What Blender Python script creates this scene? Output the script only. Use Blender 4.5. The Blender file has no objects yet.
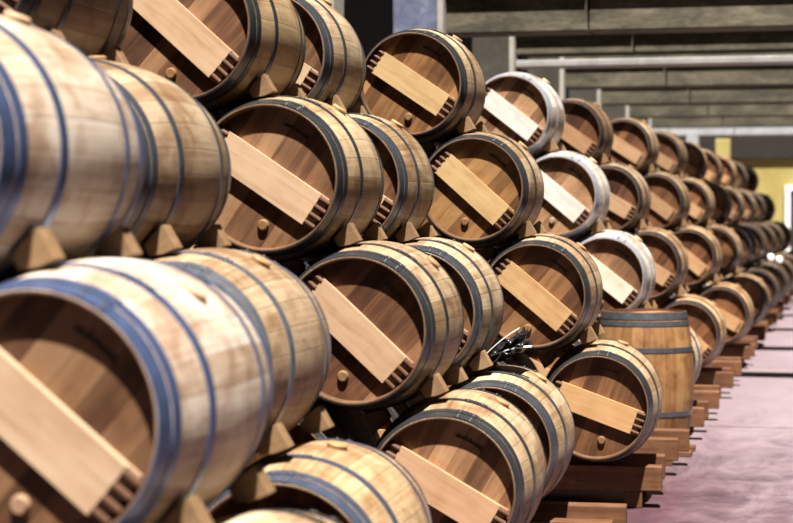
import bpy, bmesh, math, random
from mathutils import Vector, Matrix, noise
random.seed(7)
R = math.radians
SC = bpy.context.scene
COL = SC.collection

# ------------------------------------------------------------------ helpers
def link(o, parent=None):
    COL.objects.link(o)
    if parent is not None:
        o.parent = parent
    return o

def tag(o, label, cat, group=None, kind=None):
    o['label'] = label
    o['category'] = cat
    if group: o['group'] = group
    if kind: o['kind'] = kind
    return o

def empty(name, loc, rot=(0, 0, 0)):
    o = bpy.data.objects.new(name, None)
    o.empty_display_size = 0.1
    o.location = loc
    o.rotation_euler = rot
    return link(o)

def mesh_obj(name, bm, mat, parent=None, smooth=False, angle=40):
    bmesh.ops.recalc_face_normals(bm, faces=bm.faces[:])
    me = bpy.data.meshes.new(name)
    bm.to_mesh(me)
    bm.free()
    if smooth:
        me.polygons.foreach_set('use_smooth', [True] * len(me.polygons))
        me.set_sharp_from_angle(angle=R(angle))
    me.materials.append(mat)
    return link(bpy.data.objects.new(name, me), parent)

def add_box(bm, lo, hi, bevel=0.0, M=None):
    r = bmesh.ops.create_cube(bm, size=1.0)
    vs = r['verts']
    c = [(a + b) / 2 for a, b in zip(lo, hi)]
    s = [b - a for a, b in zip(lo, hi)]
    for v in vs:
        v.co = Vector((v.co.x * s[0] + c[0], v.co.y * s[1] + c[1], v.co.z * s[2] + c[2]))
    if bevel:
        es = list({e for v in vs for e in v.link_edges})
        rr = bmesh.ops.bevel(bm, geom=es, offset=bevel, segments=2, affect='EDGES', profile=0.5)
        vs = list({v for f in rr['faces'] for v in f.verts} | {v for v in vs if v.is_valid})
    if M is not None:
        bmesh.ops.transform(bm, matrix=M, verts=[v for v in vs if v.is_valid])
    return vs

def lathe(bm, prof, n=64, closed=False, uv=True):
    """prof: list of (radius, y).  Axis = local Y; angle 0 = +Z, growing towards +X."""
    rings = []
    for r, y in prof:
        rings.append([bm.verts.new((r * math.sin(2 * math.pi * k / n), y, r * math.cos(2 * math.pi * k / n))) for k in range(n)])
    lay = bm.loops.layers.uv.verify() if uv else None
    m = len(prof)
    for i in range(m if closed else m - 1):
        a, b = rings[i], rings[(i + 1) % m]
        ya, yb = prof[i][1], prof[(i + 1) % m][1]
        for k in range(n):
            k2 = (k + 1) % n
            f = bm.faces.new((a[k], a[k2], b[k2], b[k]))
            if lay:
                for l, (uu, vv) in zip(f.loops, ((k / n, ya), ((k + 1) / n, ya), ((k + 1) / n, yb), (k / n, yb))):
                    l[lay].uv = (uu, vv)
    return rings

def add_cyl(bm, p0, p1, r0, r1=None, n=14, bevel=0.0):
    r1 = r0 if r1 is None else r1
    p0, p1 = Vector(p0), Vector(p1)
    d = (p1 - p0)
    q = d.to_track_quat('Z', 'Y').to_matrix()
    L = d.length
    prof = [(r0, 0), (r1, L)] if not bevel else [(r0, 0), (r1, L - bevel), (r1 - bevel, L)]
    rings = []
    for r, z in prof:
        rings.append([bm.verts.new(p0 + q @ Vector((r * math.cos(2 * math.pi * k / n), r * math.sin(2 * math.pi * k / n), z))) for k in range(n)])
    for a, b in zip(rings, rings[1:]):
        for k in range(n):
            bm.faces.new((a[k], a[(k + 1) % n], b[(k + 1) % n], b[k]))
    bm.faces.new(rings[0][::-1]); bm.faces.new(rings[-1])

# ------------------------------------------------------------------ materials
def new_mat(name):
    m = bpy.data.materials.new(name)
    m.use_nodes = True
    nt = m.node_tree
    nt.nodes.clear()
    out = nt.nodes.new('ShaderNodeOutputMaterial')
    b = nt.nodes.new('ShaderNodeBsdfPrincipled')
    nt.links.new(b.outputs[0], out.inputs[0])
    return m, nt, b

def N(nt, typ, **kw):
    n = nt.nodes.new(typ)
    for k, v in kw.items():
        setattr(n, k, v)
    return n

def setin(nt, sock, v):
    if isinstance(v, bpy.types.NodeSocket): nt.links.new(v, sock)
    else: sock.default_value = v

def math_(nt, op, a, b=None):
    n = N(nt, 'ShaderNodeMath', operation=op)
    for i, v in enumerate((a, b)):
        if v is not None: setin(nt, n.inputs[i], v)
    return n.outputs[0]

def mix(nt, mode, fac, a, b):
    n = N(nt, 'ShaderNodeMix', data_type='RGBA', blend_type=mode)
    for s, v in ((n.inputs[0], fac), (n.inputs[6], a), (n.inputs[7], b)):
        if not isinstance(v, bpy.types.NodeSocket) and isinstance(v, tuple) and len(v) == 3: v = (*v, 1)
        setin(nt, s, v)
    return n.outputs[2]

def ramp(nt, fac, stops):
    n = N(nt, 'ShaderNodeValToRGB')
    e = n.color_ramp.elements
    while len(e) < len(stops): e.new(0.5)
    for el, (p, c) in zip(e, stops):
        el.position = p
        el.color = (*c, 1) if len(c) == 3 else c
    setin(nt, n.inputs[0], fac)
    return n.outputs[0]

def noise_(nt, vec, scale, detail=4, rough=0.55, dist=0.0, fourd=None):
    n = N(nt, 'ShaderNodeTexNoise')
    if fourd is not None:
        n.noise_dimensions = '4D'
        setin(nt, n.inputs['W'], fourd)
    if vec is not None: nt.links.new(vec, n.inputs['Vector'])
    n.inputs['Scale'].default_value = scale
    n.inputs['Detail'].default_value = detail
    n.inputs['Roughness'].default_value = rough
    n.inputs['Distortion'].default_value = dist
    return n.outputs['Fac']

def scale_vec(nt, vec, s):
    n = N(nt, 'ShaderNodeVectorMath', operation='MULTIPLY')
    nt.links.new(vec, n.inputs[0]); n.inputs[1].default_value = s
    return n.outputs[0]

def bump(nt, b, h, strength=0.3, dist=0.01):
    n = N(nt, 'ShaderNodeBump')
    n.inputs['Strength'].default_value = strength
    n.inputs['Distance'].default_value = dist
    nt.links.new(h, n.inputs['Height'])
    nt.links.new(n.outputs[0], b.inputs['Normal'])

def plank_wood(name, axis, cols, count, rough=0.55, seam=0.75, use_uv=False, knots=0.3, stave_var=0.38):
    """oak boards: strips counted across `axis`; the object's own colour tints the timber."""
    m, nt, b = new_mat(name)
    tc = N(nt, 'ShaderNodeTexCoord')
    oi = N(nt, 'ShaderNodeObjectInfo')
    rnd = math_(nt, 'MULTIPLY', oi.outputs['Random'], 37.0)
    if use_uv:
        sx = N(nt, 'ShaderNodeSeparateXYZ'); nt.links.new(tc.outputs['UV'], sx.inputs[0])
        u = math_(nt, 'MULTIPLY', sx.outputs[0], float(count))
        along = sx.outputs[1]
        cx = N(nt, 'ShaderNodeCombineXYZ')
        nt.links.new(math_(nt, 'MULTIPLY', u, 2.4), cx.inputs[0]); nt.links.new(math_(nt, 'MULTIPLY', along, 1.6), cx.inputs[1])
        gv = cx.outputs[0]
        vec = tc.outputs['Object']
    else:
        sx = N(nt, 'ShaderNodeSeparateXYZ'); nt.links.new(tc.outputs['Object'], sx.inputs[0])
        u = math_(nt, 'ADD', math_(nt, 'MULTIPLY', sx.outputs[axis], float(count)), 20.37)
        s = [3.0, 3.0, 3.0]; s[axis] = 34.0
        gv = scale_vec(nt, tc.outputs['Object'], tuple(s))
        vec = tc.outputs['Object']
    idx = math_(nt, 'FLOOR', u)
    wn = N(nt, 'ShaderNodeTexWhiteNoise', noise_dimensions='2D')
    c2 = N(nt, 'ShaderNodeCombineXYZ'); nt.links.new(idx, c2.inputs[0]); nt.links.new(math_(nt, 'FLOOR', math_(nt, 'MULTIPLY', rnd, 3.0)), c2.inputs[1])
    nt.links.new(c2.outputs[0], wn.inputs['Vector'])
    g = noise_(nt, gv, 1.0 if not use_uv else 2.0, 5, 0.62, 0.4, math_(nt, 'ADD', rnd, math_(nt, 'MULTIPLY', idx, 1.7)))
    big = noise_(nt, vec, 3.2, 3, 0.55, 0.3, rnd)
    f = math_(nt, 'ADD', math_(nt, 'ADD', math_(nt, 'MULTIPLY', wn.outputs['Value'], stave_var), math_(nt, 'MULTIPLY', g, 0.5)), math_(nt, 'MULTIPLY', big, 0.65 - stave_var))
    f = math_(nt, 'SUBTRACT', f, 0.08)
    col = ramp(nt, f, cols)
    st = ramp(nt, noise_(nt, vec, 5.5, 4, 0.6, 0.8, math_(nt, 'ADD', rnd, 9.0)), [(0.0, (0.3, 0.2, 0.15)), (0.36, (0.55, 0.42, 0.33)), (0.53, (1, 1, 1)), (1, (1, 1, 1))])
    col = mix(nt, 'MULTIPLY', knots, col, st)
    fr = math_(nt, 'FRACT', u)
    d = math_(nt, 'ABSOLUTE', math_(nt, 'SUBTRACT', fr, 0.5))
    sm = N(nt, 'ShaderNodeMapRange'); nt.links.new(d, sm.inputs[0])
    sm.inputs[1].default_value = 0.47; sm.inputs[2].default_value = 0.5; sm.inputs[3].default_value = 0.0; sm.inputs[4].default_value = 1.0
    seamf = sm.outputs[0]
    col = mix(nt, 'MIX', math_(nt, 'MULTIPLY', seamf, seam), col, (0.09, 0.05, 0.03))
    col = mix(nt, 'MULTIPLY', 1.0, mix(nt, 'MULTIPLY', 1.0, col, (0.51, 0.51, 0.51)), oi.outputs['Color'])
    nt.links.new(col, b.inputs['Base Color'])
    b.inputs['Roughness'].default_value = rough
    b.inputs['Specular IOR Level'].default_value = 0.3
    h = math_(nt, 'SUBTRACT', math_(nt, 'MULTIPLY', g, 0.25), seamf)
    bump(nt, b, h, 0.35, 0.004)
    return m

def timber(name, cols, rough=0.65, stretch=(3, 30, 30), tint=True):
    m, nt, b = new_mat(name)
    tc = N(nt, 'ShaderNodeTexCoord'); oi = N(nt, 'ShaderNodeObjectInfo')
    rnd = math_(nt, 'MULTIPLY', oi.outputs['Random'], 50.0)
    g = noise_(nt, scale_vec(nt, tc.outputs['Object'], stretch), 1.0, 6, 0.6, 0.8, rnd)
    big = noise_(nt, tc.outputs['Object'], 9.0, 3, 0.5, 0.6, rnd)
    f = math_(nt, 'ADD', math_(nt, 'MULTIPLY', g, 0.65), math_(nt, 'MULTIPLY', big, 0.35))
    col = ramp(nt, f, cols)
    if tint: col = mix(nt, 'MULTIPLY', 1.0, mix(nt, 'MULTIPLY', 1.0, col, (0.51, 0.51, 0.51)), oi.outputs['Color'])
    nt.links.new(col, b.inputs['Base Color'])
    b.inputs['Roughness'].default_value = rough
    b.inputs['Specular IOR Level'].default_value = 0.25
    bump(nt, b, g, 0.2, 0.003)
    return m

M_STAVE = plank_wood('oak staves', 0, [(0.15, (0.14, 0.07, 0.034)), (0.38, (0.37, 0.255, 0.155)), (0.58, (0.60, 0.495, 0.365)), (0.85, (0.76, 0.68, 0.57))], 26, 0.5, 0.55, use_uv=True, knots=0.85, stave_var=0.2)
M_HEAD = plank_wood('oak head boards', 0, [(0.2, (0.04, 0.0175, 0.008)), (0.40, (0.15, 0.072, 0.034)), (0.62, (0.35, 0.195, 0.10)), (0.88, (0.53, 0.345, 0.205))], 12.5, 0.55, 0.5, knots=0.55)
M_BAR = timber('planed oak bar', [(0.25, (0.46, 0.29, 0.17)), (0.5, (0.70, 0.50, 0.335)), (0.75, (0.82, 0.64, 0.47))], 0.55)
M_PEG = timber('dark oak peg', [(0.3, (0.09, 0.036, 0.016)), (0.7, (0.2, 0.09, 0.042))], 0.6)
M_BUNG = timber('bung wood', [(0.3, (0.40, 0.25, 0.13)), (0.7, (0.60, 0.42, 0.25))], 0.5)
M_CHIME = timber('dark stave ends', [(0.3, (0.10, 0.052, 0.027)), (0.7, (0.24, 0.135, 0.075))], 0.7, (20, 20, 20))  # stave ends are darker than the stave faces
M_TAP = timber('tap plug wood', [(0.3, (0.20, 0.11, 0.055)), (0.7, (0.36, 0.22, 0.12))], 0.5)
M_CHOCK = timber('chock pine', [(0.25, (0.21, 0.12, 0.06)), (0.5, (0.34, 0.215, 0.12)), (0.8, (0.46, 0.32, 0.2))], 0.6, (14, 14, 60))
M_RAIL = timber('rail pine', [(0.25, (0.07, 0.026, 0.012)), (0.5, (0.21, 0.092, 0.042)), (0.75, (0.38, 0.2, 0.105))], 0.65, (2.5, 26, 26))

def metal(name, col, rough):
    m, nt, b = new_mat(name)
    tc = N(nt, 'ShaderNodeTexCoord'); oi = N(nt, 'ShaderNodeObjectInfo')
    n = noise_(nt, tc.outputs['Object'], 26.0, 5, 0.65, 0.5, math_(nt, 'MULTIPLY', oi.outputs['Random'], 40.0))
    c = ramp(nt, n, [(0.25, tuple(x * 0.62 for x in col)), (0.6, col), (0.85, tuple(min(1, x * 1.2) for x in col))])
    c = mix(nt, 'MULTIPLY', 1.0, c, oi.outputs['Color'])
    nt.links.new(c, b.inputs['Base Color'])
    b.inputs['Metallic'].default_value = 0.6
    r = N(nt, 'ShaderNodeMapRange'); nt.links.new(n, r.inputs[0])
    r.inputs[3].default_value = rough - 0.08; r.inputs[4].default_value = rough + 0.12
    nt.links.new(r.outputs[0], b.inputs['Roughness'])
    return m
M_HOOP = metal('galvanised hoop steel', (0.055, 0.0575, 0.0635), 0.32)

def flat(name, col, rough=0.6, metallic=0.0):
    m, nt, b = new_mat(name)
    tc = N(nt, 'ShaderNodeTexCoord')
    n = noise_(nt, tc.outputs['Object'], 30.0, 4)
    c = ramp(nt, n, [(0.3, tuple(x * 0.85 for x in col)), (0.7, col)])
    nt.links.new(c, b.inputs['Base Color'])
    b.inputs['Roughness'].default_value = rough
    b.inputs['Metallic'].default_value = metallic
    return m
M_STAMP = flat('burnt stamp', (0.03, 0.017, 0.01), 0.8)
M_RIVET = flat('dark rivet', (0.02, 0.02, 0.022), 0.6)
M_PLASTIC = flat('black plastic', (0.012, 0.012, 0.014), 0.28)
M_STRAP = flat('pale strapping', (0.55, 0.53, 0.52), 0.4)
M_WHITE = flat('white plastic', (0.85, 0.85, 0.85), 0.4)
M_LAMP = flat('lamp housing', (0.08, 0.08, 0.085), 0.4, 0.6)

def concrete(name, stops, scale=3.0, rough=0.85, b_str=0.3, streak=(1, 1, 1)):
    m, nt, b = new_mat(name)
    tc = N(nt, 'ShaderNodeTexCoord'); ge = N(nt, 'ShaderNodeNewGeometry')
    v = scale_vec(nt, ge.outputs['Position'], streak)
    n1 = noise_(nt, v, scale, 6, 0.65, 0.6)
    n2 = noise_(nt, v, scale * 9, 4, 0.6)
    f = math_(nt, 'ADD', math_(nt, 'MULTIPLY', n1, 0.7), math_(nt, 'MULTIPLY', n2, 0.3))
    stops = [(p_, tuple(0.66 * x for x in c_)) for p_, c_ in stops]
    nt.links.new(ramp(nt, f, stops), b.inputs['Base Color'])
    b.inputs['Roughness'].default_value = rough
    bump(nt, b, f, b_str, 0.01)
    return m
M_BEAM = concrete('beam concrete', [(0.3, (0.02, 0.017, 0.009)), (0.45, (0.06, 0.051, 0.03)), (0.58, (0.13, 0.113, 0.072)), (0.7, (0.23, 0.20, 0.135))], 2.2, 0.85, 0.3, (0.7, 1, 2.0))
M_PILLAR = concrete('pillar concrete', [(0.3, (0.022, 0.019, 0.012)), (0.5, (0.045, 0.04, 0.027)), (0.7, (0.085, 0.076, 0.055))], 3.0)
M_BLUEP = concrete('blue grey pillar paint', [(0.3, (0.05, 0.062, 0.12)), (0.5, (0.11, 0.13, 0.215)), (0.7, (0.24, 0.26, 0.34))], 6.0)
M_LITSIDE = concrete('pillar lit side', [(0.3, (0.3, 0.28, 0.24)), (0.6, (0.46, 0.44, 0.39))], 4.0)  # light on the pillars' aisle sides put into a paler colour
M_STEEL = concrete('pale painted steel', [(0.3, (0.33, 0.34, 0.36)), (0.6, (0.52, 0.53, 0.56))], 3.0, 0.45, 0.1)
M_GREYT = concrete('grey tray steel', [(0.3, (0.24, 0.235, 0.225)), (0.6, (0.42, 0.41, 0.40))], 3.0, 0.5, 0.1)
M_DARK = concrete('near black wall', [(0.3, (0.012, 0.011, 0.010)), (0.6, (0.03, 0.028, 0.025))], 2.0)  # plain near-black colour for walls, roof slabs and door leaf
M_WALL = concrete('grey plaster', [(0.3, (0.12, 0.11, 0.10)), (0.6, (0.2, 0.19, 0.175))], 2.0)
M_BROWN = concrete('brown lintel', [(0.3, (0.006, 0.0035, 0.002)), (0.6, (0.018, 0.011, 0.007))], 2.0)
M_YELLOW = concrete('yellow wall paint', [(0.3, (0.34, 0.265, 0.06)), (0.5, (0.44, 0.36, 0.105)), (0.7, (0.5, 0.43, 0.17))], 0.7, 0.8, 0.1)

def floor_mat():
    m, nt, b = new_mat('wine stained concrete floor')
    ge = N(nt, 'ShaderNodeNewGeometry')
    P = ge.outputs['Position']
    n1 = noise_(nt, P, 0.9, 5, 0.6, 0.8)
    n2 = noise_(nt, P, 5.0, 6, 0.7, 0.6)
    n3 = noise_(nt, scale_vec(nt, P, (1.6, 0.5, 1)), 1.7, 6, 0.68, 1.2)
    f = math_(nt, 'ADD', math_(nt, 'MULTIPLY', n1, 0.35), math_(nt, 'ADD', math_(nt, 'MULTIPLY', n2, 0.3), math_(nt, 'MULTIPLY', n3, 0.35)))
    col = ramp(nt, f, [(0.3, (0.028, 0.014, 0.019)), (0.42, (0.075, 0.044, 0.054)), (0.52, (0.16, 0.11, 0.125)), (0.66, (0.27, 0.21, 0.225))])
    # wine stain near the racks: an irregular splash of its own
    st = noise_(nt, P, 3.1, 5, 0.7, 1.5)
    sx = N(nt, 'ShaderNodeSeparateXYZ'); nt.links.new(P, sx.inputs[0])
    near = N(nt, 'ShaderNodeMapRange'); nt.links.new(math_(nt, 'ADD', sx.outputs[0], math_(nt, 'MULTIPLY', st, 0.5)), near.inputs[0])
    near.inputs[1].default_value = -0.75; near.inputs[2].default_value = -0.35; near.inputs[3].default_value = 0.8; near.inputs[4].default_value = 0.0
    col = mix(nt, 'MULTIPLY', near.outputs[0], col, (0.42, 0.16, 0.22))
    # the floor turns paler along the aisle past an irregular line
    far = N(nt, 'ShaderNodeMapRange'); nt.links.new(math_(nt, 'ADD', sx.outputs[1], math_(nt, 'MULTIPLY', n3, 7.0)), far.inputs[0])
    far.inputs[1].default_value = 14.5; far.inputs[2].default_value = 19.0
    col = mix(nt, 'MIX', math_(nt, 'MULTIPLY', far.outputs[0], 0.6), col, (0.36, 0.31, 0.325))
    # slab joints across the aisle and one along it
    j = math_(nt, 'ABSOLUTE', math_(nt, 'SUBTRACT', math_(nt, 'FRACT', math_(nt, 'DIVIDE', math_(nt, 'ADD', sx.outputs[1], math_(nt, 'ADD', 3.0, math_(nt, 'MULTIPLY', n2, 0.08))), 6.0)), 0.5))
    jl = N(nt, 'ShaderNodeMapRange'); nt.links.new(j, jl.inputs[0])
    jl.inputs[1].default_value = 0.494; jl.inputs[2].default_value = 0.499; jl.inputs[3].default_value = 0.0; jl.inputs[4].default_value = 0.8
    col = mix(nt, 'MIX', jl.outputs[0], col, (0.05, 0.028, 0.03))
    col = mix(nt, 'MULTIPLY', 1.0, col, (0.60, 0.555, 0.585))
    nt.links.new(col, b.inputs['Base Color'])
    b.inputs['Roughness'].default_value = 0.6
    bump(nt, b, n2, 0.25, 0.01)
    return m
M_FLOOR = floor_mat()

# ------------------------------------------------------------------ the barrel
H, RB, RE = 0.475, 0.343, 0.288
def rad(y): return RE + (RB - RE) * (1 - (y / H) ** 2)

def stave_bm(n):
    bm = bmesh.new()
    k = 18
    ys = [-H + 2 * H * i / k for i in range(k + 1)]
    prof = [(RE - 0.016, -H + 0.07), (RE - 0.012, -H + 0.025), (RE - 0.007, -H), (RE - 0.002, -H)]
    prof += [(rad(y), y) for y in [-H + 0.004] + ys[1:-1] + [H - 0.004]]
    prof += [(RE - 0.002, H), (RE - 0.007, H), (RE - 0.012, H - 0.025), (RE - 0.016, H - 0.07)]
    prof += [(rad(y) - 0.03, y) for y in (0.36, 0.2, 0.0, -0.2, -0.36)]
    lathe(bm, prof, n, True)
    for f in bm.faces:
        c = f.calc_center_median()
        rr = math.hypot(c.x, c.z)
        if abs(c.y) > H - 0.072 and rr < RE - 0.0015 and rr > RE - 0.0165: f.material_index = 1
    return bm

def hoop_bm(y0, y1, n, rivet_side):
    bm = bmesh.new()
    t = 0.0035
    ys = [y0 + (y1 - y0) * i / 2 for i in range(3)]
    prof = [(rad(y0) - 0.002, y0), (rad(y0) + t, y0 + 0.0005)] + [(rad(ys[1]) + t, ys[1])] + [(rad(y1) + t, y1 - 0.0005), (rad(y1) - 0.002, y1)]
    lathe(bm, prof, n)
    if rivet_side:
        ym = (y0 + y1) / 2
        w = abs(y1 - y0)
        rows = [ym] if w < 0.04 else [ym - w * 0.22, ym + w * 0.22]
        # lapped joint: a short second thickness with rivet heads
        a0, a1 = R(-21), R(-5)
        pts = []
        for i in range(7):
            a = a0 + (a1 - a0) * i / 6
            pts.append([bm.verts.new(((rad(y) + rr) * math.sin(a), y, (rad(y) + rr) * math.cos(a))) for y, rr in ((y0, t), (y0, t + .0025), (y1, t + .0025), (y1, t))])
        for p, q in zip(pts, pts[1:]):
            for j in range(3):
                bm.faces.new((p[j], p[j + 1], q[j + 1], q[j]))
        bm.faces.new(pts[0]); bm.faces.new(pts[-1])
        for a in (R(-18), R(-8)):
            for y in rows:
                d = Vector((math.sin(a), 0, math.cos(a)))
                p = d * (rad(y) + t + .001) + Vector((0, y, 0))
                n0 = len(bm.faces)
                add_cyl(bm, p, p + d * 0.006, 0.0075, 0.004, 8)
                bm.faces.ensure_lookup_table()
                for f in bm.faces[n0:]: f.material_index = 1
    return bm

def disc_bm(y0, y1, r, n):
    bm = bmesh.new()
    lathe(bm, [(0.0005, y0), (r, y0), (r, y1), (0.0005, y1)], n)
    return bm

def bar_bm():
    """cross bar: a planed plank whose two ends are chamfered under the pegs"""
    bm = bmesh.new()
    yb, yt = -H + 0.042, -H + 0.012       # against the head / outer face
    hw, L, c = 0.069, 0.262, 0.040
    def sec(x, top):
        lim = math.sqrt(max(0.0001, 0.2665 ** 2 - x * x)) if abs(x) > 0.2 else hw
        w = min(hw, lim)
        return [bm.verts.new((x, yb, -w)), bm.verts.new((x, yb, w)), bm.verts.new((x, top, w)), bm.verts.new((x, top, -w))]
    secs = [sec(-L + .006, yb - .010), sec(-L + c, yb - .014), sec(-L + c, yt), sec(-0.1, yt), sec(0.1, yt), sec(L - c, yt), sec(L - c, yb - .014), sec(L - .006, yb - .010)]
    for a, b in zip(secs, secs[1:]):
        for k in range(4):
            bm.faces.new((a[k], a[(k + 1) % 4], b[(k + 1) % 4], b[k]))
    bm.faces.new(secs[0]); bm.faces.new(secs[-1])
    bmesh.ops.remove_doubles(bm, verts=bm.verts[:], dist=0.0001)
    return bm

def peg_bm(side, k):
    bm = bmesh.new()
    z = -0.054 + 0.036 * k
    xr = math.sqrt(0.2715 ** 2 - z * z)
    y = -H + 0.019
    add_cyl(bm, (side * (0.2205), y, z), (side * xr, y + 0.004, z), 0.0115, 0.0105, 10)
    return bm

def stamp_bm():
    """worn, illegible burnt mark beside the rim: short uneven strokes over a smudged rule"""
    bm = bmesh.new()
    rnd = random.Random(3)
    y = -H + 0.0405
    def stroke(x0, z0, x1, z1, w=0.0028):
        a, b = Vector((x0, y, z0)), Vector((x1, y, z1))
        d = (b - a); nrm = Vector((-d.z, 0, d.x)).normalized() * w
        lo = [a - nrm, b - nrm, b + nrm, a + nrm]
        v0 = [bm.verts.new(p + Vector((0, .002, 0))) for p in lo]
        v1 = [bm.verts.new(p - Vector((0, .0012, 0))) for p in lo]
        bm.faces.new(v1)
        for k in range(4): bm.faces.new((v0[k], v0[(k + 1) % 4], v1[(k + 1) % 4], v1[k]))
    x = -0.060
    while x < 0.058:
        zb = math.sqrt(0.218 ** 2 - x * x)
        h = rnd.uniform(0.007, 0.017)
        stroke(x, zb, x, zb + h, rnd.uniform(0.0030, 0.0048))
        x += rnd.uniform(0.0075, 0.0115)
    for k in range(10):                                       # the smudged rule under the mark
        xa, xb = -0.060 + 0.0118 * k, -0.060 + 0.0118 * (k + 1)
        stroke(xa, math.sqrt(0.217 ** 2 - xa * xa), xb, math.sqrt(0.217 ** 2 - xb * xb), 0.0024)
    return bm

def make_barrel(full):
    n = 72 if full else 40
    root = empty('wine_barrel', (0, 0, 0))
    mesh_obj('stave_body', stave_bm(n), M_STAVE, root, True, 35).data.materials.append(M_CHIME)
    mesh_obj('barrel_head', disc_bm(-H + 0.041, -H + 0.063, RE - 0.0132, n), M_HEAD, root, True, 35)
    mesh_obj('barrel_head', disc_bm(H - 0.063, H - 0.041, RE - 0.0132, n), M_HEAD, root, True, 35)
    for s in (-1, 1):
        for a, w in ((0.0012, 0.050), (0.062, 0.034), (0.240, 0.034)):
            y0, y1 = sorted((s * (H - a), s * (H - a - w)))
            mesh_obj('hoop', hoop_bm(y0, y1, n, full), M_HOOP, root, True, 50).data.materials.append(M_RIVET)
    bar = mesh_obj('cross_bar', bar_bm(), M_BAR, root)
    if full:
        for s in (-1, 1):
            for k in range(4):
                mesh_obj('peg', peg_bm(s, k), M_PEG, bar, True, 40)
        bm = bmesh.new(); a = R(29)
        p = Vector((0.185 * math.sin(a), -H + .043, -0.185 * math.cos(a)))
        add_cyl(bm, p, p + Vector((0, -0.019, 0)), 0.024, 0.021, 18, 0.004)
        mesh_obj('tap_plug', bm, M_TAP, root, True, 40)
        mesh_obj('burnt_stamp', stamp_bm(), M_STAMP, root)
    bm = bmesh.new()
    add_cyl(bm, (0, 0, RB - 0.01), (0, 0, RB + 0.016), 0.030, 0.034, 18, 0.005)
    mesh_obj('bung', bm, M_BUNG, root, True, 40)
    return root

def copy_tree(o, parent=None):
    c = o.copy()
    COL.objects.link(c)
    c.parent = parent
    for ch in [x for x in o.children]:
        copy_tree(ch, c)
    return c

PROTO_FULL = make_barrel(True)
PROTO_FAR = make_barrel(False)
used = {True: False, False: False}
ALL_BARRELS = []
WOOD = {'stave_body', 'barrel_head', 'cross_bar', 'bung', 'tap_plug'}
def place_barrel(loc, roll, full, label, tint=(1, 1, 1), head=None, bar=None, steel=(1, 1, 1), rot=None):
    proto = PROTO_FULL if full else PROTO_FAR
    if used[full]: o = copy_tree(proto)
    else: o = proto; used[full] = True
    o.location = loc
    o.rotation_euler = rot if rot else (0, R(roll), 0)
    tag(o, label, 'barrel', 'stacked oak wine barrels')
    for ch in o.children_recursive:
        k = ch.name.split('.')[0]
        if k == 'barrel_head': c = head or tint
        elif k == 'cross_bar': c = bar or tint
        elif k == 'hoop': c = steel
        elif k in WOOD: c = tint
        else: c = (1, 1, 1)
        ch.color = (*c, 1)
    ALL_BARRELS.append(o)
    return o

# ------------------------------------------------------------------ rows of barrels
DX, DZ, Z0 = 0.695, 0.593, 0.600
DROP = 0.022                                    # the bottom tier sits this much lower, the gap is taken by the wedges
EDGE = -1.310                                  # aisle-end barrel of the bottom tier
TIER = ['bottom', 'second', 'third', 'top']
ORD = ['first', 'second', 'third', 'fourth', 'fifth', 'sixth', 'seventh', 'eighth', 'ninth', 'tenth', 'eleventh', 'twelfth']
IN = ['aisle end', 'second from aisle', 'third from aisle', 'inner end']

# name, Y of the bilge, shift of the row away from the aisle, (pair number, front/rear)
ROWS = [
    ('r0', 4.25, -0.064, 0, 0), ('r1', 5.71, -0.31, 0, 1),
    ('r2', 7.59, -0.23, 1, 0), ('r3', 8.91, -0.295, 1, 1),
    ('r4', 10.92, -0.065, 2, 0), ('r5', 12.25, -0.50, 2, 1),
    ('r6', 14.26, -0.085, 3, 0), ('r7', 15.60, -0.40, 3, 1),
    ('r8', 17.50, -0.107, 4, 0), ('r9', 18.85, -0.40, 4, 1),
    ('r10', 20.95, -0.02, 5, 0), ('r11', 22.3, -0.40, 5, 1),
    ('r12', 24.3, 0.02, 6, 0), ('r13', 25.65, -0.40, 6, 1),
    ('r14', 27.6, 0.04, 7, 0), ('r15', 28.95, -0.40, 7, 1),
    ('r16', 30.9, 0.06, 8, 0), ('r17', 32.25, -0.40, 8, 1),
    ('r18', 34.2, 0.09, 9, 0), ('r19', 35.55, -0.40, 9, 1),
    ('r20', 37.5, 0.12, 10, 0), ('r21', 38.85, -0.40, 10, 1),
    ('r22', 40.8, 0.17, 11, 0),
]
SKEW = [2.4, 2.4] + [3] * 4 + [2, 2, 1, 1] + [0] * 13      # the near stacks stand a few degrees off square to the aisle
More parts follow.
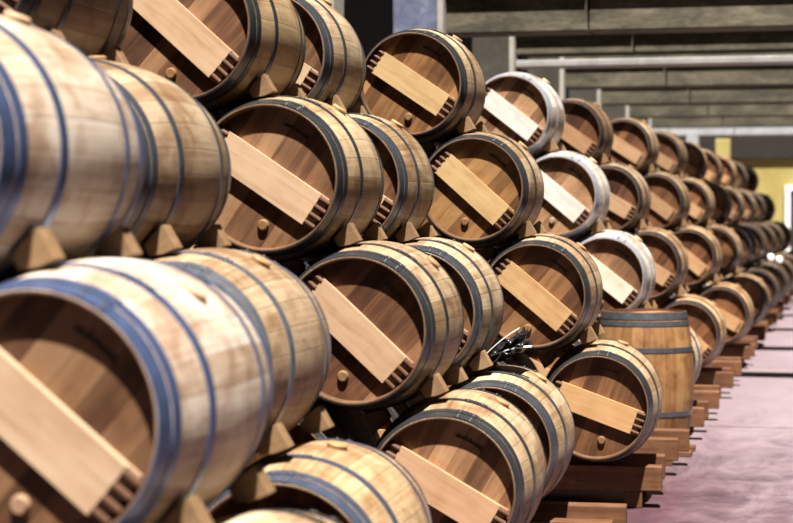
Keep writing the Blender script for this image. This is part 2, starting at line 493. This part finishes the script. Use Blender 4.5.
# looks of the barrels that can be told apart: (row, tier) -> roll, tint, head, bar, steel, label
SKY_TINT = (1.6, 2.2, 3.9)  # sky reflection on the foreground steel put into the hoop colour
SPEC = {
    (0, 2): dict(roll=22, tint=(1.5, 1.53, 1.66), steel=SKY_TINT, label='cream oak barrel with blue-tinted hoops filling the upper left corner of the foreground'),  # bright light on both foreground barrels put into their pale tints
    (0, 1): dict(roll=40, tint=(1.58, 1.66, 1.9), head=(0.85, 0.8, 0.75), bar=(1.0, .95, .9), steel=SKY_TINT, label='largest foreground barrel at lower left with blue-tinted hoops and a broad pale cross bar'),
    (0, 0): dict(roll=30, tint=(1.2, 1.12, 1.0), label='barrel cut off by the bottom edge, only its pale top showing'),
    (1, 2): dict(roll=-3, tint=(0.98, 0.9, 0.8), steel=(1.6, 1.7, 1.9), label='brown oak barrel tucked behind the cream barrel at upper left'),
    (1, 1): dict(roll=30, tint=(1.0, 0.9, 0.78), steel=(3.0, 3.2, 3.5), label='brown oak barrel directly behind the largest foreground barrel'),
    (1, 0): dict(roll=12, tint=(1.1, 0.95, 0.74), steel=(1.7, 2.0, 2.7), label='barrel at bottom centre seen from above, round bung on its pale top'),
    (1, 3): dict(roll=35, tint=(0.75, 0.65, 0.6), label='shaded barrel whose end peeks over the cream barrel at top left'),
    (2, 3): dict(roll=42, tint=(1.05, 0.92, 0.7), head=(1.15, 1.05, 1.0), bar=(1.1, 1.0, .9), label='top tier barrel with wide pale cross bar, cut by the upper edge left of centre'),
    (2, 2): dict(roll=34, tint=(1.08, 0.98, 0.8), head=(1.15, 1.1, 1.05), bar=(1.12, 1.05, .98), label='sharp oak barrel with long pinkish cross bar and tap plug, left of centre, third tier'),
    (2, 1): dict(roll=43, tint=(1.0, 0.92, 0.8), head=(1.1, .95, .9), bar=(1.02, .92, .82), label='barrel with reddish head and sloping cross bar, central, directly over the bottom tier'),
    (2, 0): dict(roll=30, tint=(1.05, 0.95, 0.8), head=(1.55, 1.5, 1.45), bar=(1.0, .82, .68), label='bottom centre barrel with a stamped head and rosy cross bar, in front of another'),
    (3, 3): dict(roll=33, steel=(1.5, 1.55, 1.65), tint=(1.15, 1.1, 1.0), label='pale barrel behind the top left-of-centre barrel, next to the dark gap'),
    (3, 2): dict(roll=33, steel=(1.5, 1.55, 1.65), tint=(1.1, 1.04, 0.9), label='pale barrel half hidden behind the sharp third tier barrel'),
    (3, 1): dict(roll=33, steel=(1.5, 1.55, 1.65), tint=(1.1, 1.05, 0.92), label='pale barrel half hidden behind the reddish-headed barrel'),
    (3, 0): dict(roll=33, steel=(1.5, 1.55, 1.65), tint=(1.12, 1.06, 0.9), label='pale barrel behind the stamped bottom barrel, black plastic lying at its top'),
    (4, 3): dict(roll=34, tint=(1.1, 1.04, 0.9), head=(1.25, 1.12, .78), bar=(1.08, 1.0, .72), label='honey-headed barrel at the top, standing out below the blue-grey pillar'),
    (4, 2): dict(roll=42, tint=(1.05, 0.98, 0.84), head=(1.2, 1.1, .75), bar=(1.08, 1.0, .7), label='honey-headed barrel in the middle with yellow cross bar and both rows of pegs showing'),
    (4, 1): dict(roll=40, tint=(1.0, 0.9, 0.76), head=(0.95, .8, .6), bar=(1.05, .9, .62), label='brown-headed barrel with golden cross bar, just above the barrel in the bottom tier'),
    (4, 0): dict(roll=20, tint=(1.0, 0.9, 0.76), head=(0.95, .8, .65), bar=(1.05, .85, .58), label='dark-headed barrel on the rail, in front of the upright barrel'),
    (6, 3): dict(roll=38, tint=(1.6, 1.75, 2.1), head=(1.5, 1.5, 1.5), bar=(1.5, 1.85, 2.5), steel=(9, 9, 9.2), label='whitish barrel with bright rim in the top tier, right of the honey-headed one'),  # stronger light on this row put into its whitish tints and hoops
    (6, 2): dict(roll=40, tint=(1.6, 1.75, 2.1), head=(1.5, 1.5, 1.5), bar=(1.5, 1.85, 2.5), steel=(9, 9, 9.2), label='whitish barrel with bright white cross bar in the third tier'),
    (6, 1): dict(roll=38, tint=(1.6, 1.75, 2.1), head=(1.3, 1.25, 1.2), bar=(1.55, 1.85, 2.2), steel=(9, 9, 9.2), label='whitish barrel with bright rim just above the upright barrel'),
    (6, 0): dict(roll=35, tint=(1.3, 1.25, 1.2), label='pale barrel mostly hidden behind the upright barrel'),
}
rng = random.Random(11)
EDGES = {}
for ri, (nm, Y, sh, pair, rear) in enumerate(ROWS):
    full = ri <= 8 and ri not in (7,)
    for t in range(4):
        for c in range((3 - t if t else 2) if rear and ri >= 5 else 4 - t):
            if ri == 0 and t == 3: continue          # above the photograph's frame
            sk = R(SKEW[ri]); off = DX * (0.5 * t + c)
            x = EDGE + sh - off * math.cos(sk)
            yy = Y - off * math.sin(sk) + (0 if c == 0 else rng.uniform(-0.012, 0.012))
            sp = SPEC.get((ri, t)) if c == 0 else None
            if sp:
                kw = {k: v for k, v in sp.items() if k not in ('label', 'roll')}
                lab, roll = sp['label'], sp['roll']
            else:
                b = rng.uniform(0.72, 1.02)
                w = rng.uniform(-0.06, 0.06)
                kw = dict(tint=(b * (1.08 + w), b * 0.9, b * (0.7 - w)), head=(b * (0.98 + w), b * .76, b * (.58 - w)), bar=(b * (1.05 + w), b * .86, b * (.66 - w)))
                if (ri >= 14 and t < 2) or ri >= 20:      # the furthest barrels get a darker tint
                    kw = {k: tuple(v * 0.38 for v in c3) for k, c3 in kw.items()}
                roll = rng.uniform(28, 44)
                if c > 0: roll = rng.uniform(-8, 8)        # bungs of the inner barrels point up, clear of the barrels above
                where = IN[0] if c == 0 else ('inner end' if c == 3 - t else IN[c])
                lab = '%s tier barrel, %s, %s row of %s stack from camera' % (TIER[t], where, 'rear' if rear else 'front', ORD[pair])
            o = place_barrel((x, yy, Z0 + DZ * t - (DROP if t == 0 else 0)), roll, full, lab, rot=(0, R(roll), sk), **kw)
            if c == 0: EDGES[(ri, t)] = o

# the barrel standing on end
UP = place_barrel((-1.372, 13.2, 0.034 + H), 0, True, 'oak barrel standing upright on its end between the bottom tier barrels', tint=(.74, .48, .26), steel=(1.8, 1.85, 1.95), rot=(R(-90), 0, R(12)))
UP['group'] = 'upright barrel'
# bung of a standing barrel looks towards the aisle
UP.rotation_euler = (Matrix.Rotation(R(60), 3, 'Z') @ Matrix.Rotation(R(-90), 3, 'X')).to_euler()

# ------------------------------------------------------------------ wedges between barrels
def chock_bm():
    """wedge: local X points out of the crevice, local Z across the line of centres, local Y along the barrel"""
    bm = bmesh.new()
    w = 0.032
    secs = [[bm.verts.new((x, y, z)) for y, z in ((-w, -h), (w, -h), (w, h), (-w, h))] for x, h in ((0.082, 0.018), (0.125, 0.035), (0.172, 0.041))]
    for p, q in zip(secs, secs[1:]):
        for k in range(4): bm.faces.new((p[k], p[(k + 1) % 4], q[(k + 1) % 4], q[k]))
    bm.faces.new(secs[0]); bm.faces.new(secs[-1])
    bmesh.ops.recalc_face_normals(bm, faces=bm.faces[:])
    bmesh.ops.bevel(bm, geom=bm.edges[:], offset=0.002, segments=1, affect='EDGES')
    return bm
CH = None
ang = math.atan2(DX * 0.5, DZ)                  # tilt of the line of centres
STK = lambda ri: '%s row of %s stack' % ('rear' if ROWS[ri][4] else 'front', ORD[ROWS[ri][3]])
def put_chock(loc, rot, label, group='wooden wedges between the barrels', col=None):
    global CH
    if CH is None:
        CH = mesh_obj('wooden_wedge', chock_bm(), M_CHOCK); o = CH
    else:
        o = CH.copy(); COL.objects.link(o)
    o.location = loc; o.rotation_euler = rot
    b = rng.uniform(0.85, 1.1)
    o.color = (*(col or (b, b * 0.95, b * 0.85)), 1)
    tag(o, label, 'wedge', group)
    return o
for ri in range(0, 13):
    if ri in (5, 7, 9, 11): continue
    for t in (1, 2, 3):
        if (ri, t) not in EDGES: continue
        u = EDGES[(ri, t)]
        # contact with the lower barrel on the aisle side
        sk = R(SKEW[ri]); ax = Vector((-math.sin(sk), math.cos(sk), 0))
        P = Vector((u.location.x + DX * 0.25 * math.cos(sk), u.location.y + DX * 0.25 * math.sin(sk), u.location.z - DZ * 0.5))
        for s, nm in ((-1, 'near'), (1, 'far')):
            put_chock(P + ax * (s * 0.27), (0, -R(30), sk),
                      'wooden wedge, %s end, aisle side under %s tier barrel, %s' % (nm, TIER[t], STK(ri)))
        if ri in (0, 1, 2, 3, 4):
            put_chock(P - ax * 0.27, (0, -R(30) + math.pi, sk),
                      'wooden wedge deep in gap below %s tier barrel, %s' % (TIER[t], STK(ri)))

# ------------------------------------------------------------------ rails on feet
RT, RH = Z0 - DROP - rad(0.20) - 0.0075, 0.14
rail_proto = None
def make_rail():
    root = empty('barrel_rail', (0, 0, 0))
    bm = bmesh.new(); add_box(bm, (-2.95, -0.05, RT - RH), (0, 0.05, RT), 0.006)
    mesh_obj('rail_beam', bm, M_RAIL, root)
    for x in (-0.16, -1.1, -2.0, -2.8):
        bm = bmesh.new(); add_box(bm, (x - 0.05, -0.045, 0.0), (x + 0.05, 0.045, RT - RH), 0.005)
        mesh_obj('foot_block', bm, M_RAIL, root)
    return root
RP = make_rail(); rused = False
for ri, (nm, Y, sh, pair, rear) in enumerate(ROWS):
    for s, en in ((-1, 'near'), (1, 'far')):
        o = RP if not rused else copy_tree(RP)
        rused = True
        xe = -1.02 + rng.uniform(-0.03, 0.03)
        if ri == 2: xe = -1.2
        if ri < 2: xe = -1.15
        o.location = (xe, Y + s * 0.25 + (xe - EDGE - sh) * math.sin(R(SKEW[ri])), 0); o.rotation_euler = (0, 0, R(SKEW[ri]))
        b = rng.uniform(0.8, 1.1)
        for ch in o.children: ch.color = (b, b * .95, b * .9, 1)
        tag(o, 'brown timber rail on feet under %s ends of barrels, %s' % (en, STK(ri)), 'rail', 'timber rails under the barrels')

def block(lo, hi, label, col=(1, 1, 1), name='wooden_block', cat='block'):
    bm = bmesh.new()
    c = Vector(((lo[0] + hi[0]) / 2, (lo[1] + hi[1]) / 2, lo[2]))
    add_box(bm, [a - b for a, b in zip(lo, c)], [a - b for a, b in zip(hi, c)], 0.005)
    o = mesh_obj(name, bm, M_RAIL)
    o.location = c; o.color = (*col, 1)
    return tag(o, label, cat)
block((-1.72, 12.98, 0.0), (-1.03, 13.12, 0.034), 'flat timber under the near side of the upright barrel', (.8, .75, .7), 'timber_board', 'board')
block((-1.72, 13.28, 0.0), (-1.03, 13.42, 0.034), 'flat timber under the far side of the upright barrel', (.8, .75, .7), 'timber_board', 'board')

# ------------------------------------------------------------------ crumpled black plastic
def bundle():
    root = empty('plastic_bundle', (-1.555, 8.835, 0.95))
    tag(root, 'crumpled black plastic with a pale strip, lying on a barrel top beside a wedge', 'plastic wrap')
    for k in range(5):
        bm = bmesh.new()
        bmesh.ops.create_grid(bm, x_segments=26, y_segments=16, size=1.0)
        for v in bm.verts:
            x, y = v.co.x, v.co.y
            nn = noise.noise(Vector((x * 2.1 + k * 7, y * 2.1, k))) * 0.035 + noise.noise(Vector((x * 5 + k, y * 6, 3 * k))) * 0.014
            v.co = Vector((x * (0.090 - .008 * k) + 0.012 * math.sin(k * 2.1), y * 0.13 + 0.02 * math.cos(k * 3), 0.035 + 0.016 * k + nn + 0.045 * x))
        o = mesh_obj('plastic_fold', bm, M_PLASTIC, root, True, 60)
        sm = o.modifiers.new('thick', 'SOLIDIFY'); sm.thickness = 0.003
    for k, (p0, p1) in enumerate((((-.105, -.14, .02), (.07, -.10, .165)), ((-.06, -.13, .035), (.13, -.12, .08)))):
        bm = bmesh.new()
        a, b = Vector(p0), Vector(p1)
        for i in range(9):
            f = i / 8
            p = a.lerp(b, f) + Vector((0, 0, 0.012 * math.sin(f * math.pi)))
            q = [bm.verts.new(p + d) for d in (Vector((0, -.012, -.002)), Vector((0, .012, .002)), Vector((0, .012, .006)), Vector((0, -.012, .003)))]
            if i:
                for j in range(4): bm.faces.new((prev[j], prev[(j + 1) % 4], q[(j + 1) % 4], q[j]))
            else: bm.faces.new(q)
            prev = q
        bm.faces.new(prev)
        o = mesh_obj('pale_strip', bm, M_STRAP, root)
        o['label'] = 'pale strapping strip'
bundle()

# two small white caps far down the aisle
for px, lab in ((-1.195, 'small white rounded cap on a far bottom tier barrel, left of the pair'), (-1.06, 'small white rounded cap on a far bottom tier barrel, right of the pair')):
    bm = bmesh.new()
    lathe(bm, [(0.0005, 0), (0.042, 0), (0.050, 0.02), (0.052, 0.07), (0.044, 0.095), (0.025, 0.108), (0.0005, 0.112)], 20)
    bmesh.ops.rotate(bm, verts=bm.verts[:], cent=(0, 0, 0), matrix=Matrix.Rotation(R(90), 3, 'X'))
    o = mesh_obj('white_cap', bm, M_WHITE, None, True, 40)
    dx = max(0.0, px - (EDGE + 0.06) - 0.045)
    o.location = (px, 30.75, Z0 - DROP + math.sqrt(RB ** 2 - dx * dx) + 0.006)
    tag(o, lab, 'cap', 'white caps on a far barrel')

# ------------------------------------------------------------------ the setting
def struct(name, bm, mat, label, cat):
    o = mesh_obj(name, bm, mat)
    return tag(o, label, cat, None, 'structure')

bm = bmesh.new(); add_box(bm, (-9, -4, -0.2), (6, 54, 0)); struct('floor', bm, M_FLOOR, 'pinkish wine-stained concrete floor with slab joints', 'floor')
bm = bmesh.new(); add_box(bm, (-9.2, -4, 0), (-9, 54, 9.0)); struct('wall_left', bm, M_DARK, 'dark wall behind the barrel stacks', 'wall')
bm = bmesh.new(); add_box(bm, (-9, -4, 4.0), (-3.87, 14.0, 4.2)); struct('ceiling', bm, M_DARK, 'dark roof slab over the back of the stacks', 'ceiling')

bm = bmesh.new(); add_box(bm, (4.0, -4, 0), (4.2, 54, 4.2)); struct('wall_right', bm, M_WALL, 'plain wall on the far side of the aisle', 'wall')
bm = bmesh.new(); add_box(bm, (-9, -4.2, 0), (4.2, -4, 4.2)); struct('wall_front', bm, M_WALL, 'plain wall behind the camera', 'wall')
bm = bmesh.new(); add_box(bm, (1.9, -4.0, 4.0), (4.0, 50, 4.2)); struct('ceiling', bm, M_DARK, 'added dark roof slab cutting sky light over the aisle', 'ceiling')  # unseen slab, added to cut down the sky light
bm = bmesh.new(); add_box(bm, (-3.87, 38.9, 4.02), (1.6, 41.0, 4.2)); struct('ceiling', bm, M_DARK, 'added dark roof slab shading the far end of the stacks', 'ceiling')  # slab added only to keep sun off the furthest rows
bm = bmesh.new(); add_box(bm, (-9.2, -4, 9.0), (-5.6, 54, 9.2)); struct('ceiling', bm, M_DARK, 'added dark high roof shading the left wall behind the pillars', 'ceiling')  # unseen roof, added to keep sun off the left wall
PX, PY0, PDY = -3.85, 18.17, 4.03
ZB = 1.65 + 1.777
for k in range(-1, 7):
    y = PY0 + PDY * k
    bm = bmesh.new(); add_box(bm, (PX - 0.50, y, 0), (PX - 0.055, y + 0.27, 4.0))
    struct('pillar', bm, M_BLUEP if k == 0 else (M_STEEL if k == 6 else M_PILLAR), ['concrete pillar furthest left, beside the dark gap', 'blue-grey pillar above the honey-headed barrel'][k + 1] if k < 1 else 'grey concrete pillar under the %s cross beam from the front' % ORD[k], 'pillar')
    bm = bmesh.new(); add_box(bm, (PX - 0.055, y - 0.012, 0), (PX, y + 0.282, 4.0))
    struct('trim_%d' % (k + 2), bm, M_LITSIDE, 'aisle side of the %s pillar with light painted in' % ORD[k + 1], 'trim')
    if k >= 0:
        # two lengths of beam meeting at a joint
        xj = -2.45
        nm = ORD[k]
        top = ZB + 0.62
        mat = M_STEEL if k == 6 else M_BEAM
        zlo = ZB + (0.13 if k == 1 else 0.0)
        bm = bmesh.new(); add_box(bm, (PX, y + 0.14, zlo), (xj - 0.008, y + 0.58, top), 0.012); add_box(bm, (PX + 0.002, y + 0.075, ZB + 0.37), (xj - 0.01, y + 0.2, ZB + 0.5)); struct('ceiling_beam', bm, mat, 'concrete cross beam, short length next to the pillar, %s from the front' % nm, 'beam')  # second box is an added ledge that shades the upper beam face
        bm = bmesh.new(); add_box(bm, (xj + 0.008, y + 0.14, zlo), (2.5, y + 0.58, top), 0.012); add_box(bm, (xj + 0.01, y + 0.075, ZB + 0.37), (2.49, y + 0.2, ZB + 0.5)); struct('ceiling_beam', bm, mat, 'concrete cross beam, long length over the aisle, %s from the front' % nm, 'beam')
        if k == 1:
            bm = bmesh.new(); add_box(bm, (PX, y + 0.12, ZB - 0.02), (2.5, y + 0.5, ZB + 0.06), 0.01)
            struct('trim_20', bm, M_GREYT, 'light grey metal strip under the second cross beam', 'trim')

# end of the hall
bm = bmesh.new(); add_box(bm, (-3.46, 42.0, 0), (-3.20, 42.25, ZB + 0.05), 0.01); struct('trim_23', bm, M_STEEL, 'pale steel post under the whitish far cross beam', 'post')
YE = 50.0
bm = bmesh.new(); add_box(bm, (-9, YE, 0), (6, YE + 0.2, 4.6)); struct('wall_back', bm, M_YELLOW, 'yellow end wall of the hall', 'wall')
bm = bmesh.new(); add_box(bm, (-9, YE - 0.10, 3.12), (3, YE - 0.02, 4.4), 0.02); struct('trim_21', bm, M_BROWN, 'dark brown lintel across the top of the yellow end wall', 'lintel')
bm = bmesh.new(); add_box(bm, (-9, YE - 0.25, 0), (-3.35, YE - 0.02, 3.12)); struct('wall_end', bm, M_DARK, 'dark wall left of the yellow pilaster', 'wall')
bm = bmesh.new(); add_box(bm, (-3.32, YE - 0.75, 0), (-2.95, YE - 0.36, 3.62), 0.02); struct('trim_22', bm, M_YELLOW, 'yellow pilaster in front of the brown lintel', 'pilaster')
droot = empty('door_1', (-1.03, YE - 0.03, 0)); tag(droot, 'dark door in a white frame in the yellow end wall', 'door', None, 'structure')
bm = bmesh.new(); add_box(bm, (-0.42, -0.03, 0), (0.55, 0.02, 2.3), 0.01); mesh_obj('door_leaf', bm, M_DARK, droot)
for x in (-0.55, 0.55):
    bm = bmesh.new(); add_box(bm, (x, -0.08, 0), (x + 0.13, 0.02, 2.43), 0.01); mesh_obj('door_frame', bm, M_WHITE, droot)
bm = bmesh.new(); add_box(bm, (-0.42, -0.08, 2.3), (0.55, 0.02, 2.43), 0.01); mesh_obj('door_frame', bm, M_WHITE, droot)

# ------------------------------------------------------------------ light
def sun_dir(v, strength, col, angle):
    l = bpy.data.lights.new('sun', 'SUN'); l.energy = strength; l.color = col; l.angle = R(angle)
    o = link(bpy.data.objects.new('sun', l))
    o.rotation_euler = (Vector(v)).to_track_quat('Z', 'Y').to_euler()
    o.location = (4, -4, 9)
    return o
sun_dir((0.14, -0.38, 1.0), 19.0, (1.0, 0.94, 0.86), 1.2)

w = bpy.data.worlds.new('sky'); SC.world = w; w.use_nodes = True
bg = w.node_tree.nodes['Background']
bg.inputs[0].default_value = (0.55, 0.70, 1.0, 1); bg.inputs[1].default_value = 0.04

# ------------------------------------------------------------------ camera
F = 1900.0
cam = bpy.data.cameras.new('camera')
cam.sensor_width = 36.0; cam.lens = F / 793 * 36.0
co = link(bpy.data.objects.new('camera', cam))
co.location = (0, 0, 1.635)
yaw = math.atan((848 - 396.5) / F); pitch = math.atan((261.5 - 216.5) / F)
co.rotation_euler = (math.pi / 2 - pitch, 0, yaw)
cam.dof.use_dof = True; cam.dof.focus_distance = 9.0; cam.dof.aperture_fstop = 3.0
cam.clip_end = 200
SC.camera = co

vs = SC.view_settings
vs.view_transform = 'Standard'; vs.look = 'None'; vs.exposure = 0.0; vs.gamma = 1.0; vs.use_curve_mapping = False
